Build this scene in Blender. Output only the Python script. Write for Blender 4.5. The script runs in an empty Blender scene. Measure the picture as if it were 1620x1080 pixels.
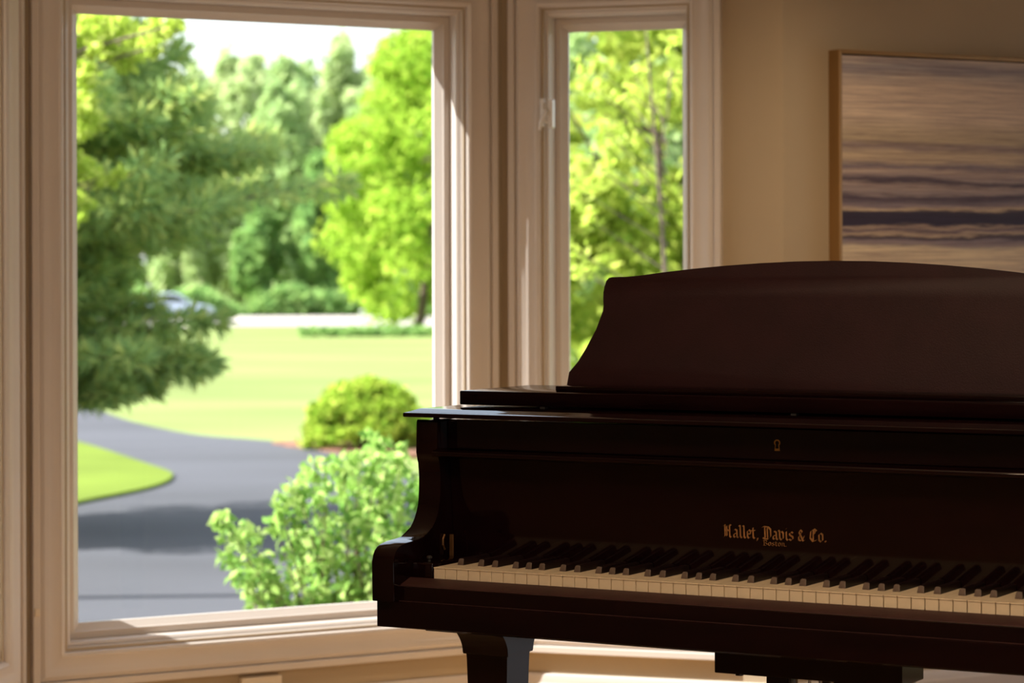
import bpy, bmesh, math, random
import numpy as np
from mathutils import Vector, Matrix

SC = bpy.context.scene
COL = SC.collection
PI = math.pi
random.seed(7)

# ------------------------------------------------------------------ camera
F = 4200.0            # focal length in pixels of the 1620 px wide frame (93 mm lens)
CX, YH, ROLL, ZC = 810.0, 424.0, 0.0029, 1.258

def at(x, y, Y):
    """point of the place seen at (x, y) of the survey photograph, Y metres from the lens"""
    dx, dy = x - CX, y - YH
    return Vector(((dx - ROLL * dy) / F * Y, Y, ZC - (dy + ROLL * dx) / F * Y))

GZ0, GZ1 = -0.562, -0.008            # the garden falls gently away from the house
def gz(Y):
    return GZ0 + GZ1 * Y
def ground(x, y):
    dx, dy = x - CX, y - YH
    d = (dy + ROLL * dx) / F
    Y = (ZC - GZ0) / (d + GZ1)
    return Vector(((dx - ROLL * dy) / F * Y, Y, gz(Y)))

cam_data = bpy.data.cameras.new('camera')
cam = bpy.data.objects.new('camera', cam_data)
COL.objects.link(cam)
cam_data.sensor_width = 36.0
cam_data.lens = F / 1620.0 * 36.0
cam_data.shift_y = -(540.0 - YH) / 1620.0
cam_data.clip_start = 0.05
cam_data.clip_end = 2000
cam.location = (0, 0, ZC)
cam.rotation_euler = (Matrix.Rotation(PI / 2, 3, 'X') @ Matrix.Rotation(-ROLL, 3, 'Z')).to_euler()
cam_data.dof.use_dof = True
cam_data.dof.focus_distance = 4.72
cam_data.dof.aperture_fstop = 6.0
SC.camera = cam

# ------------------------------------------------------------------ materials
def new_mat(name):
    m = bpy.data.materials.new(name)
    m.use_nodes = True
    nt = m.node_tree
    nt.nodes.clear()
    out = nt.nodes.new('ShaderNodeOutputMaterial')
    return m, nt, out

def principled(name, col, rough=0.5, metal=0.0, coat=0.0, coat_rough=0.03, spec=0.5,
               var=0.0, vscale=8.0, bump=0.0, bscale=60.0, stretch=(1, 1, 1)):
    m, nt, out = new_mat(name)
    b = nt.nodes.new('ShaderNodeBsdfPrincipled')
    nt.links.new(b.outputs[0], out.inputs[0])
    b.inputs['Base Color'].default_value = (*col, 1)
    b.inputs['Roughness'].default_value = rough
    b.inputs['Metallic'].default_value = metal
    b.inputs['Coat Weight'].default_value = coat
    b.inputs['Coat Roughness'].default_value = coat_rough
    b.inputs['Specular IOR Level'].default_value = spec
    if var or bump:
        tc = nt.nodes.new('ShaderNodeTexCoord')
        mp = nt.nodes.new('ShaderNodeMapping')
        mp.inputs['Scale'].default_value = stretch
        nt.links.new(tc.outputs['Object'], mp.inputs['Vector'])
    if var:
        n = nt.nodes.new('ShaderNodeTexNoise')
        n.inputs['Scale'].default_value = vscale
        n.inputs['Detail'].default_value = 5
        nt.links.new(mp.outputs[0], n.inputs['Vector'])
        r = nt.nodes.new('ShaderNodeValToRGB')
        r.color_ramp.elements[0].position = 0.3
        r.color_ramp.elements[1].position = 0.7
        r.color_ramp.elements[0].color = (*[max(0, c * (1 - var)) for c in col], 1)
        r.color_ramp.elements[1].color = (*[min(1, c * (1 + var)) for c in col], 1)
        nt.links.new(n.outputs['Fac'], r.inputs[0])
        nt.links.new(r.outputs[0], b.inputs['Base Color'])
    if bump:
        n2 = nt.nodes.new('ShaderNodeTexNoise')
        n2.inputs['Scale'].default_value = bscale
        n2.inputs['Detail'].default_value = 4
        nt.links.new(mp.outputs[0], n2.inputs['Vector'])
        bp = nt.nodes.new('ShaderNodeBump')
        bp.inputs['Strength'].default_value = bump
        bp.inputs['Distance'].default_value = 0.01
        nt.links.new(n2.outputs['Fac'], bp.inputs['Height'])
        nt.links.new(bp.outputs[0], b.inputs['Normal'])
    return m

M = {}
M['trim'] = principled('white_trim_paint', (0.64, 0.585, 0.54), 0.32, var=0.02, vscale=5)
M['wall'] = principled('tan_wall_paint', (0.43, 0.345, 0.235), 0.8, var=0.03, vscale=2.5, bump=0.08, bscale=260)
M['ceiling'] = principled('ceiling_paint', (0.70, 0.64, 0.56), 0.9, var=0.02)
M['ebony'] = principled('polished_ebony', (0.0070, 0.0018, 0.0024), 0.07, spec=0.28, var=0.25, vscale=6, stretch=(1, 6, 6))
M['ebony_lid'] = principled('polished_ebony_lid', (0.0070, 0.0018, 0.0024), 0.14, spec=0.10, var=0.25, vscale=6, stretch=(1, 6, 6))
M['ebony_satin'] = principled('satin_ebony', (0.016, 0.0045, 0.0055), 0.42, var=0.2, vscale=9)
M['slip_top'] = principled('brown_satin_ebony', (0.045, 0.019, 0.018), 0.45, spec=0.3, var=0.15, vscale=30, bump=0.15, bscale=500)  # lighter, rougher brown for the slip's sloping top
M['desk'] = principled('matte_mahogany_black', (0.022, 0.0065, 0.0090), 0.55, spec=0.25, var=0.15, vscale=14, bump=0.1, bscale=400)
M['ivory'] = principled('ivory_key', (0.86, 0.75, 0.55), 0.3, var=0.04, vscale=30)
M['key_ebony'] = principled('black_key', (0.012, 0.006, 0.006), 0.35, spec=0.25, var=0.2, vscale=60)
M['key_front_lit'] = principled('lit_black_key_front', (0.115, 0.085, 0.07), 0.5, spec=0.3, var=0.15, vscale=200)  # paler colour on the front faces paints the light they catch
M['brass'] = principled('aged_brass', (0.55, 0.32, 0.10), 0.35, metal=1.0, var=0.2, vscale=30)
M['pivot'] = principled('dull_brass', (0.17, 0.085, 0.03), 0.5, metal=0.6, var=0.3, vscale=40)
M['gilt'] = principled('gilt_lettering', (0.40, 0.205, 0.075), 0.5, metal=0.4, var=0.35, vscale=90)
M['steel'] = principled('grey_steel', (0.5, 0.5, 0.5), 0.3, metal=1.0, var=0.1)
M['felt'] = principled('dark_rubber', (0.02, 0.02, 0.02), 0.8, var=0.2)
M['gold_frame'] = principled('bronze_gold_frame', (0.30, 0.17, 0.06), 0.38, metal=0.35, var=0.12, vscale=12, stretch=(1, 1, 0.2))
M['plastic'] = principled('almond_plastic', (0.72, 0.62, 0.48), 0.4, var=0.02)
M['latch'] = principled('white_enamel_metal', (0.78, 0.76, 0.73), 0.3, var=0.03)
M['rust'] = principled('brown_stain', (0.16, 0.07, 0.03), 0.6, var=0.3)
M['asphalt'] = principled('asphalt', (0.053, 0.055, 0.066), 0.85, var=0.22, vscale=0.5, stretch=(0.35, 1, 1), bump=0.3, bscale=40)
M['road'] = principled('pale_concrete_road', (0.36, 0.32, 0.30), 0.9, var=0.05, vscale=0.3)
M['mulch'] = principled('bark_mulch', (0.20, 0.095, 0.055), 0.95, var=0.5, vscale=6, bump=0.6, bscale=25)
M['lawn'] = principled('lawn_grass', (0.185, 0.235, 0.075), 0.9, spec=0.1, var=0.2, vscale=0.22, stretch=(0.5, 1, 1), bump=0.5, bscale=6)
M['lawn_rich'] = principled('rich_lawn_grass', (0.12, 0.17, 0.022), 0.9, spec=0.1, var=0.25, vscale=0.4, bump=0.5, bscale=6)
M['bark'] = principled('grey_brown_bark', (0.16, 0.115, 0.085), 0.9, var=0.35, vscale=9, stretch=(1, 1, 0.2), bump=0.6, bscale=30)
M['stem'] = principled('shrub_stem', (0.17, 0.12, 0.08), 0.8, var=0.3, vscale=20)
M['carpaint'] = principled('silver_blue_car_paint', (0.42, 0.48, 0.60), 0.25, metal=0.3, coat=1, var=0.03)
M['carglass'] = principled('car_window_glass', (0.05, 0.06, 0.08), 0.05, coat=1, var=0.1)
M['tyre'] = principled('tyre_rubber', (0.02, 0.02, 0.02), 0.8, var=0.1)
M['redlens'] = principled('red_tail_lamp', (0.5, 0.06, 0.03), 0.3, var=0.05)
M['post'] = principled('white_post', (0.7, 0.7, 0.68), 0.6, var=0.05)
M['cable'] = principled('grey_cable', (0.55, 0.55, 0.55), 0.6, var=0.05)
M['siding'] = principled('exterior_siding', (0.55, 0.52, 0.47), 0.8, var=0.03)

def mat_floor():
    m, nt, out = new_mat('oak_plank_floor')
    b = nt.nodes.new('ShaderNodeBsdfPrincipled')
    nt.links.new(b.outputs[0], out.inputs[0])
    tc = nt.nodes.new('ShaderNodeTexCoord')
    br = nt.nodes.new('ShaderNodeTexBrick')
    br.inputs['Scale'].default_value = 1.0
    br.inputs['Brick Width'].default_value = 1.1
    br.inputs['Row Height'].default_value = 0.08
    br.inputs['Mortar Size'].default_value = 0.0015
    br.inputs['Color1'].default_value = (0.66, 0.42, 0.21, 1)
    br.inputs['Color2'].default_value = (0.58, 0.36, 0.17, 1)
    br.inputs['Mortar'].default_value = (0.10, 0.05, 0.02, 1)
    nt.links.new(tc.outputs['Object'], br.inputs['Vector'])
    n = nt.nodes.new('ShaderNodeTexNoise')
    n.inputs['Scale'].default_value = 7
    mp = nt.nodes.new('ShaderNodeMapping')
    mp.inputs['Scale'].default_value = (0.6, 9, 1)
    nt.links.new(tc.outputs['Object'], mp.inputs['Vector'])
    nt.links.new(mp.outputs[0], n.inputs['Vector'])
    mx = nt.nodes.new('ShaderNodeMix')
    mx.data_type = 'RGBA'
    mx.blend_type = 'MULTIPLY'
    mx.inputs['Factor'].default_value = 0.2
    nt.links.new(br.outputs['Color'], mx.inputs[6])
    nt.links.new(n.outputs['Color'], mx.inputs[7])
    nt.links.new(mx.outputs[2], b.inputs['Base Color'])
    b.inputs['Roughness'].default_value = 0.35
    return m
M['floor'] = mat_floor()

def mat_glass():
    m, nt, out = new_mat('window_pane_glass')
    t = nt.nodes.new('ShaderNodeBsdfTransparent')
    t.inputs[0].default_value = (0.985, 0.99, 0.985, 1)
    g = nt.nodes.new('ShaderNodeBsdfGlossy')
    g.inputs['Roughness'].default_value = 0.01
    lw = nt.nodes.new('ShaderNodeLayerWeight')          # Schlick reflectance from the facing angle
    lw.inputs['Blend'].default_value = 0.5
    pw = nt.nodes.new('ShaderNodeMath'); pw.operation = 'POWER'; pw.inputs[1].default_value = 5.0
    ml = nt.nodes.new('ShaderNodeMath'); ml.operation = 'MULTIPLY_ADD'; ml.inputs[1].default_value = 0.9; ml.inputs[2].default_value = 0.02
    nt.links.new(lw.outputs['Facing'], pw.inputs[0]); nt.links.new(pw.outputs[0], ml.inputs[0])
    mx = nt.nodes.new('ShaderNodeMixShader')
    nt.links.new(ml.outputs[0], mx.inputs[0])
    nt.links.new(t.outputs[0], mx.inputs[1])
    nt.links.new(g.outputs[0], mx.inputs[2])
    nt.links.new(mx.outputs[0], out.inputs[0])
    return m
M['glass'] = mat_glass()

def mat_leaf(name, cols, trans=0.35, rough=0.6):
    """leaf colour differs from leaf to leaf"""
    m, nt, out = new_mat(name)
    geo = nt.nodes.new('ShaderNodeNewGeometry')
    r = nt.nodes.new('ShaderNodeValToRGB')
    els = r.color_ramp.elements
    for i, c in enumerate(cols):
        p = i / max(1, len(cols) - 1)
        if i == 0:
            e = els[0]
        elif i == len(cols) - 1:
            e = els[-1]
        else:
            e = els.new(p)
        e.position = p
        e.color = (*c, 1)
    nt.links.new(geo.outputs['Random Per Island'], r.inputs[0])
    d = nt.nodes.new('ShaderNodeBsdfDiffuse')
    t = nt.nodes.new('ShaderNodeBsdfTranslucent')
    mx = nt.nodes.new('ShaderNodeMixShader')
    mx.inputs[0].default_value = trans
    nt.links.new(r.outputs[0], d.inputs[0])
    nt.links.new(r.outputs[0], t.inputs[0])
    nt.links.new(d.outputs[0], mx.inputs[1])
    nt.links.new(t.outputs[0], mx.inputs[2])
    nt.links.new(mx.outputs[0], out.inputs[0])
    return m
M['leaf_maple'] = mat_leaf('fresh_yellow_green_leaves', [(0.26, 0.44, 0.05), (0.40, 0.58, 0.07), (0.54, 0.68, 0.11)], 0.4)
M['leaf_wood'] = mat_leaf('mid_green_woodland_leaves', [(0.34, 0.50, 0.21), (0.44, 0.59, 0.25), (0.53, 0.65, 0.30)], 0.5)  # woodland greens made paler to imitate haze
M['leaf_wood_pale'] = mat_leaf('haze_paled_leaves', [(0.42, 0.55, 0.25), (0.51, 0.63, 0.30), (0.59, 0.67, 0.34)], 0.5)  # paler still, distance haze is put into the leaf colour
M['leaf_wood_dark'] = mat_leaf('dark_woodland_leaves', [(0.17, 0.33, 0.10), (0.26, 0.43, 0.13), (0.36, 0.52, 0.17)], 0.45)
M['needle'] = mat_leaf('pine_needles', [(0.27, 0.42, 0.16), (0.40, 0.55, 0.18), (0.62, 0.66, 0.20)], 0.45)
M['leaf_near'] = mat_leaf('bright_lime_leaves', [(0.40, 0.55, 0.07), (0.54, 0.67, 0.11), (0.68, 0.75, 0.20)], 0.45)
M['leaf_bush'] = mat_leaf('rounded_bush_leaves', [(0.19, 0.34, 0.033), (0.36, 0.51, 0.062), (0.57, 0.65, 0.12)], 0.4)
M['leaf_shrub'] = mat_leaf('glossy_shrub_leaves', [(0.18, 0.36, 0.08), (0.34, 0.54, 0.12), (0.56, 0.70, 0.24)], 0.45)
M['leaf_conifer'] = mat_leaf('feathery_yellow_green_foliage', [(0.24, 0.36, 0.05), (0.40, 0.50, 0.08), (0.56, 0.62, 0.14)], 0.4)

def mat_canvas():
    """abstract shore: pale sky, dark water bands, sand below; horizontal brush streaks"""
    m, nt, out = new_mat('painted_seascape_canvas')
    b = nt.nodes.new('ShaderNodeBsdfPrincipled')
    b.inputs['Roughness'].default_value = 0.6
    nt.links.new(b.outputs[0], out.inputs[0])
    tc = nt.nodes.new('ShaderNodeTexCoord')
    sep = nt.nodes.new('ShaderNodeSeparateXYZ')
    nt.links.new(tc.outputs['Object'], sep.inputs[0])
    # streak noises
    def noise(scale, detail, sx, sz, rough=0.6):
        mp = nt.nodes.new('ShaderNodeMapping')
        mp.inputs['Scale'].default_value = (sx, 1, sz)
        nt.links.new(tc.outputs['Object'], mp.inputs['Vector'])
        n = nt.nodes.new('ShaderNodeTexNoise')
        n.inputs['Scale'].default_value = scale
        n.inputs['Detail'].default_value = detail
        n.inputs['Roughness'].default_value = rough
        nt.links.new(mp.outputs[0], n.inputs['Vector'])
        return n
    n1 = noise(1.0, 7, 2.2, 15.0, 0.62)
    n2 = noise(1.0, 6, 3.2, 120.0, 0.75)
    def math_(op, a, bb):
        q = nt.nodes.new('ShaderNodeMath')
        q.operation = op
        for i, v in enumerate((a, bb)):
            if isinstance(v, (int, float)):
                q.inputs[i].default_value = v
            else:
                nt.links.new(v, q.inputs[i])
        return q.outputs[0]
    d1 = math_('MULTIPLY', math_('SUBTRACT', n1.outputs['Fac'], 0.5), 0.075)
    h = math_('ADD', sep.outputs['Z'], d1)
    t = math_('DIVIDE', h, 0.89)                 # object origin is at the canvas foot
    ramp = nt.nodes.new('ShaderNodeValToRGB')
    el = ramp.color_ramp.elements
    stops = [(0.0, (0.50, 0.42, 0.30)), (0.25, (0.55, 0.46, 0.33)), (0.344, (0.60, 0.50, 0.37)), (0.415, (0.63, 0.54, 0.39)), (0.428, (0.30, 0.25, 0.25)), (0.442, (0.24, 0.20, 0.23)),
             (0.452, (0.035, 0.022, 0.05)), (0.462, (0.50, 0.40, 0.30)), (0.472, (0.10, 0.07, 0.11)), (0.482, (0.42, 0.33, 0.26)), (0.490, (0.03, 0.02, 0.05)), (0.515, (0.03, 0.02, 0.045)),
             (0.530, (0.05, 0.036, 0.06)), (0.540, (0.55, 0.44, 0.31)), (0.552, (0.25, 0.21, 0.24)), (0.575, (0.07, 0.05, 0.08)), (0.590, (0.30, 0.25, 0.26)), (0.602, (0.38, 0.31, 0.29)),
             (0.618, (0.07, 0.05, 0.08)), (0.635, (0.34, 0.28, 0.28)), (0.650, (0.45, 0.36, 0.31)), (0.664, (0.19, 0.16, 0.20)), (0.685, (0.46, 0.37, 0.28)), (0.705, (0.55, 0.45, 0.32)),
             (0.728, (0.28, 0.22, 0.22)), (0.745, (0.47, 0.39, 0.27)), (0.785, (0.55, 0.46, 0.34)), (0.82, (0.65, 0.54, 0.43)), (0.90, (0.63, 0.52, 0.42)), (0.945, (0.48, 0.42, 0.38)),
             (0.968, (0.29, 0.27, 0.30)), (1.0, (0.52, 0.45, 0.40))]
    el[0].position, el[0].color = stops[0][0], (*stops[0][1], 1)
    el[1].position, el[1].color = stops[-1][0], (*stops[-1][1], 1)
    for p, c in stops[1:-1]:
        e = el.new(p)
        e.color = (*c, 1)
    nt.links.new(t, ramp.inputs[0])
    r2 = nt.nodes.new('ShaderNodeValToRGB')
    r2.color_ramp.elements[0].position = 0.35
    r2.color_ramp.elements[1].position = 0.65
    r2.color_ramp.elements[0].color = (0.55, 0.48, 0.54, 1)
    r2.color_ramp.elements[1].color = (1.30, 1.27, 1.20, 1)
    nt.links.new(n2.outputs['Fac'], r2.inputs[0])
    mx = nt.nodes.new('ShaderNodeMix')
    mx.data_type = 'RGBA'
    mx.blend_type = 'MULTIPLY'
    mx.inputs['Factor'].default_value = 0.8
    nt.links.new(ramp.outputs[0], mx.inputs[6])
    nt.links.new(r2.outputs[0], mx.inputs[7])
    nt.links.new(mx.outputs[2], b.inputs['Base Color'])
    return m
M['canvas'] = mat_canvas()

# ------------------------------------------------------------------ object helpers
def tag(o, label=None, cat=None, group=None, kind=None):
    if label: o['label'] = label
    if cat: o['category'] = cat
    if group: o['group'] = group
    if kind: o['kind'] = kind
    return o

def empty(name, loc=(0, 0, 0), rz=0.0):
    o = bpy.data.objects.new(name, None)
    o.empty_display_size = 0.1
    o.location = loc
    o.rotation_euler = (0, 0, rz)
    COL.objects.link(o)
    return o

def link_mesh(name, me, mat, parent=None, loc=None, rz=0.0):
    if mat is not None:
        me.materials.append(mat)
    o = bpy.data.objects.new(name, me)
    COL.objects.link(o)
    if parent is not None: o.parent = parent
    if loc is not None: o.location = loc
    if rz: o.rotation_euler = (0, 0, rz)
    return o

class MB:
    """collects shapes, builds ONE mesh object"""
    def __init__(self):
        self.bm = bmesh.new()
    def box(self, x0, x1, y0, y1, z0, z1, bev=0.0, seg=2):
        bm = self.bm
        v = [bm.verts.new((x, y, z)) for x in (x0, x1) for y in (y0, y1) for z in (z0, z1)]
        q = [(0, 1, 3, 2), (4, 6, 7, 5), (0, 4, 5, 1), (2, 3, 7, 6), (0, 2, 6, 4), (1, 5, 7, 3)]
        fs = [bm.faces.new([v[i] for i in f]) for f in q]
        if bev:
            es = list({e for f in fs for e in f.edges})
            bmesh.ops.bevel(bm, geom=es, offset=bev, segments=seg, profile=0.5, affect='EDGES')
        return self
    def prism(self, prof, axis, a0, a1, bev=0.0, seg=2):
        """prof: 2D outline; axis 'x': (y,z) profile run along x; 'z': (x,y) profile run along z; 'y': (x,z)"""
        bm = self.bm
        def P(p, a):
            if axis == 'x': return (a, p[0], p[1])
            if axis == 'y': return (p[0], a, p[1])
            return (p[0], p[1], a)
        A = [bm.verts.new(P(p, a0)) for p in prof]
        B = [bm.verts.new(P(p, a1)) for p in prof]
        fa = bm.faces.new(A)
        fb = bm.faces.new(B[::-1])
        n = len(prof)
        for i in range(n):
            j = (i + 1) % n
            bm.faces.new((A[j], A[i], B[i], B[j]))
        if bev:
            es = list(fa.edges) + list(fb.edges)
            bmesh.ops.bevel(bm, geom=es, offset=bev, segments=seg, profile=0.5, affect='EDGES')
        return self
    def frame(self, x0, x1, z0, z1, prof, sides='lrtb'):
        """mitred frame round the rectangle x0..x1, z0..z1 in the xz plane; prof = (outward, y) open polyline"""
        bm = self.bm
        rows = []
        for w, y in prof:
            rows.append([bm.verts.new(c) for c in ((x0 - w, y, z0 - w), (x1 + w, y, z0 - w), (x1 + w, y, z1 + w), (x0 - w, y, z1 + w))])
        for r in range(len(rows) - 1):
            for i in range(4):
                j = (i + 1) % 4
                bm.faces.new((rows[r][i], rows[r][j], rows[r + 1][j], rows[r + 1][i]))
        return self
    def tube(self, p0, p1, r0, r1=None, n=10, cap=True):
        bm = self.bm
        r1 = r0 if r1 is None else r1
        p0, p1 = Vector(p0), Vector(p1)
        d = (p1 - p0)
        if d.length < 1e-9: return self
        d.normalize()
        a = d.orthogonal().normalized()
        b = d.cross(a)
        A, B = [], []
        for i in range(n):
            t = 2 * PI * i / n
            o = a * math.cos(t) + b * math.sin(t)
            A.append(bm.verts.new(p0 + o * r0))
            B.append(bm.verts.new(p1 + o * r1))
        for i in range(n):
            j = (i + 1) % n
            bm.faces.new((A[i], A[j], B[j], B[i]))
        if cap:
            bm.faces.new(A[::-1]); bm.faces.new(B)
        return self
    def path(self, pts, radii, n=8):
        """one continuous tapering tube through pts"""
        bm = self.bm
        pts = [Vector(p) for p in pts]
        rings = []
        ref = Vector((0.31, 0.83, 0.46))
        for i, p in enumerate(pts):
            d = (pts[min(i + 1, len(pts) - 1)] - pts[max(i - 1, 0)]).normalized()
            a = d.cross(ref).normalized()
            b = d.cross(a)
            rings.append([bm.verts.new(p + (a * math.cos(2 * PI * k / n) + b * math.sin(2 * PI * k / n)) * radii[i]) for k in range(n)])
        for i in range(len(rings) - 1):
            for k in range(n):
                j = (k + 1) % n
                bm.faces.new((rings[i][k], rings[i][j], rings[i + 1][j], rings[i + 1][k]))
        bm.faces.new(rings[0][::-1]); bm.faces.new(rings[-1])
        return self
    def lathe(self, prof, cx=0, cy=0, n=20):
        bm = self.bm
        rings = []
        for r, z in prof:
            rings.append([bm.verts.new((cx + r * math.cos(2 * PI * k / n), cy + r * math.sin(2 * PI * k / n), z)) for k in range(n)])
        for i in range(len(rings) - 1):
            for k in range(n):
                j = (k + 1) % n
                bm.faces.new((rings[i][k], rings[i][j], rings[i + 1][j], rings[i + 1][k]))
        bm.faces.new(rings[0][::-1]); bm.faces.new(rings[-1])
        return self
    def slabs(self, outline, layers):
        """stack of offset copies of a closed outline: layers = [(inset, z)...]; capped"""
        bm = self.bm
        n = len(outline)
        P = [Vector((p[0], p[1])) for p in outline]
        nor = []
        for i in range(n):
            a, b, c = P[i - 1], P[i], P[(i + 1) % n]
            e1, e2 = (b - a).normalized(), (c - b).normalized()
            n1, n2 = Vector((-e1.y, e1.x)), Vector((-e2.y, e2.x))
            m = n1 + n2
            m = m / max(0.35, m.length_squared) * 2 if m.length > 1e-6 else n1
            nor.append(m)
        rows = []
        for ins, z in layers:
            rows.append([bm.verts.new((P[i].x + nor[i].x * ins, P[i].y + nor[i].y * ins, z)) for i in range(n)])
        for r in range(len(rows) - 1):
            for i in range(n):
                j = (i + 1) % n
                bm.faces.new((rows[r][i], rows[r][j], rows[r + 1][j], rows[r + 1][i]))
        bm.faces.new(rows[0][::-1]); bm.faces.new(rows[-1])
        return self
    def build(self, name, mat, parent=None, loc=None, rz=0.0, smooth=None):
        bm = self.bm
        bmesh.ops.recalc_face_normals(bm, faces=bm.faces)
        me = bpy.data.meshes.new(name)
        bm.to_mesh(me)
        bm.free()
        if smooth:
            me.polygons.foreach_set('use_smooth', [True] * len(me.polygons))
            try:
                me.set_sharp_from_angle(angle=math.radians(smooth))
            except Exception:
                pass
        return link_mesh(name, me, mat, parent, loc, rz)

# ------------------------------------------------------------------ the room
# plan corners (metres, lens at the origin looking along +Y)
BE, GA = math.radians(29.995), math.radians(18.041)
W1 = Vector((math.cos(BE), math.sin(BE), 0)); N1 = Vector((math.sin(BE), -math.cos(BE), 0))
W2 = Vector((math.cos(GA), -math.sin(GA), 0)); N2 = Vector((-math.sin(GA), -math.cos(GA), 0))
C12 = Vector((-0.0262, 7.3249, 0))
L2 = 0.7899
C23 = C12 + W2 * L2
L1 = 1.3913
C01 = C12 - W1 * L1
BAY = BE + GA
# left canted wall mirrors the right one
ang0 = math.atan2(-W1.y, -W1.x) + BAY
W0 = Vector((math.cos(ang0), math.sin(ang0), 0))       # from C01 towards the room
C00 = C01 + W0 * L2
TH = 0.125
H = 2.55

def wall_mesh(length, holes, h=H, th=TH, start=0.0):
    """wall along local x, y from 0 (room face) to th (outside), with rectangular holes"""
    mb = MB()
    x = start
    for (a0, a1, z0, z1) in holes:
        mb.box(x, a0, 0, th, 0, h)
        mb.box(a0, a1, 0, th, 0, z0)
        mb.box(a0, a1, 0, th, z1, h)
        x = a1
    mb.box(x, length, 0, th, 0, h)
    return mb

CASING = [(0.0, 0.002), (0.0, -0.010), (0.006, -0.013), (0.011, -0.010), (0.030, -0.011), (0.038, -0.014), (0.046, -0.019),
          (0.053, -0.021), (0.059, -0.018), (0.0635, -0.0155), (0.064, -0.011), (0.0655, -0.011), (0.066, -0.022), (0.068, -0.024),
          (0.083, -0.024), (0.085, -0.022), (0.085, 0.0)]

def window(name, loc, rz, cas, glass, zc, zg, depth, stool=True):
    """cas = inner casing edge range along the wall, glass = pane range, zc / zg = heights"""
    root = empty(name, loc, rz)
    tag(root, kind='structure')
    m = MB().frame(cas[0], cas[1], zc[0], zc[1], CASING)
    m.build('casing', M['trim'], root, smooth=35)
    # stepped jamb from casing down to the sash: four faces that share mitres
    dl, dr = glass[0] - cas[0], cas[1] - glass[1]
    db, dt = zg[0] - zc[0], zc[1] - zg[1]
    d = depth
    steps = [(1.0, 0.002), (1.0, -0.010), (0.985, -0.010), (0.93, -0.005), (0.925, 0.001), (0.905, 0.001), (0.90, -0.001), (0.76, 0.008), (0.75, 0.013),
             (0.725, 0.013), (0.72, 0.011), (0.615, 0.017), (0.605, 0.019), (0.56, d - 0.028)]
    sash = [(0.565, d - 0.012), (0.565, d - 0.026), (0.545, d - 0.029), (0.29, d - 0.029), (0.265, d - 0.026), (0.05, d - 0.012),
            (0.0, d - 0.009), (0.0, d + 0.002), (0.25, d + 0.010), (0.60, d + 0.02)]
    def ring(prof, nm):
        mb = MB()
        bm = mb.bm
        rows = []
        for t, y in prof:
            x0, x1 = glass[0] - dl * t, glass[1] + dr * t
            z0, z1 = zg[0] - db * t, zg[1] + dt * t
            rows.append([bm.verts.new(c) for c in ((x0, y, z0), (x1, y, z0), (x1, y, z1), (x0, y, z1))])
        for r in range(len(rows) - 1):
            for i in range(4):
                j = (i + 1) % 4
                bm.faces.new((rows[r][i], rows[r][j], rows[r + 1][j], rows[r + 1][i]))
        return mb.build(nm, M['trim'], root)
    ring(steps, 'jamb')
    ring(sash, 'sash')
    # exterior part of the frame, hides the wall's cut edge
    MB().frame(glass[0] - 0.02, glass[1] + 0.02, zg[0] - 0.02, zg[1] + 0.02,
               [(0.005, depth + 0.02), (0.012, TH + 0.006), (0.09, TH + 0.006), (0.09, TH - 0.001)]).build('exterior_frame', M['trim'], root)
    MB().box(glass[0] - 0.004, glass[1] + 0.004, depth - 0.006, depth, zg[0] - 0.004, zg[1] + 0.004).build('pane', M['glass'], root)
    return root

rz1, rz2 = BE, -GA
CAS1, GL1 = (-1.280, -0.110), (-1.213, -0.178)
CAS2, GL2 = (0.108, 0.538), (0.164, 0.490)
ZCAS, ZG = (0.290, 1.977), (0.356, 1.911)
# bay centre wall with the big picture window
w = wall_mesh(0.0, [(CAS1[0] + 0.012, CAS1[1] - 0.012, ZCAS[0] + 0.012, ZCAS[1] - 0.012)], start=-L1)
tag(w.build('wall_back', M['wall'], None, C12, rz1), kind='structure')
win1 = window('window_1', C12, rz1, CAS1, GL1, ZCAS, ZG, 0.075)
# bay right canted wall with the narrow casement
w = wall_mesh(L2, [(CAS2[0] + 0.012, CAS2[1] - 0.012, ZCAS[0] + 0.012, ZCAS[1] - 0.012)])
tag(w.build('wall_right', M['wall'], None, C12, rz2), kind='structure')
win2 = window('window_2', C12, rz2, CAS2, GL2, ZCAS, ZG, 0.100)
# bay left canted wall: local x runs from the room towards the corner C01
rz0 = math.atan2(-W0.y, -W0.x)
C0L = 0.7899 - 0.0
cas0 = (L2 - CAS2[1] + 0.008, L2 - CAS2[0] + 0.008)
gl0 = (L2 - GL2[1] + 0.008, L2 - GL2[0] + 0.008)
w = wall_mesh(L2, [(cas0[0] + 0.012, cas0[1] - 0.012, ZCAS[0] + 0.012, ZCAS[1] - 0.012)])
tag(w.build('wall_left', M['wall'], None, C00, rz0), kind='structure')
win3 = window('window_3', C00, rz0, cas0, gl0, ZCAS, ZG, 0.100)

# main room walls, in the frame of the bay's centre wall
def ab(a, b): return C12 + W1 * a + N1 * b
B0 = (C23 - C12).dot(N1)
A23 = (C23 - C12).dot(W1)
A00 = (C00 - C12).dot(W1)
AR, AL_, BB = 2.75, -5.6, 9.2
w = wall_mesh(AR - A23, [])
tag(w.build('wall_far_right', M['wall'], None, C23, rz1), kind='structure')
w = wall_mesh(0.0, [], start=-(A00 - AL_))
tag(w.build('wall_far_left', M['wall'], None, C00, rz1), kind='structure')
# left side wall (local x from back of the room to the bay end)
w = wall_mesh(BB - B0, [])
tag(w.build('wall_side_left', M['wall'], None, ab(AL_, BB), rz1 + PI / 2), kind='structure')
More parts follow.
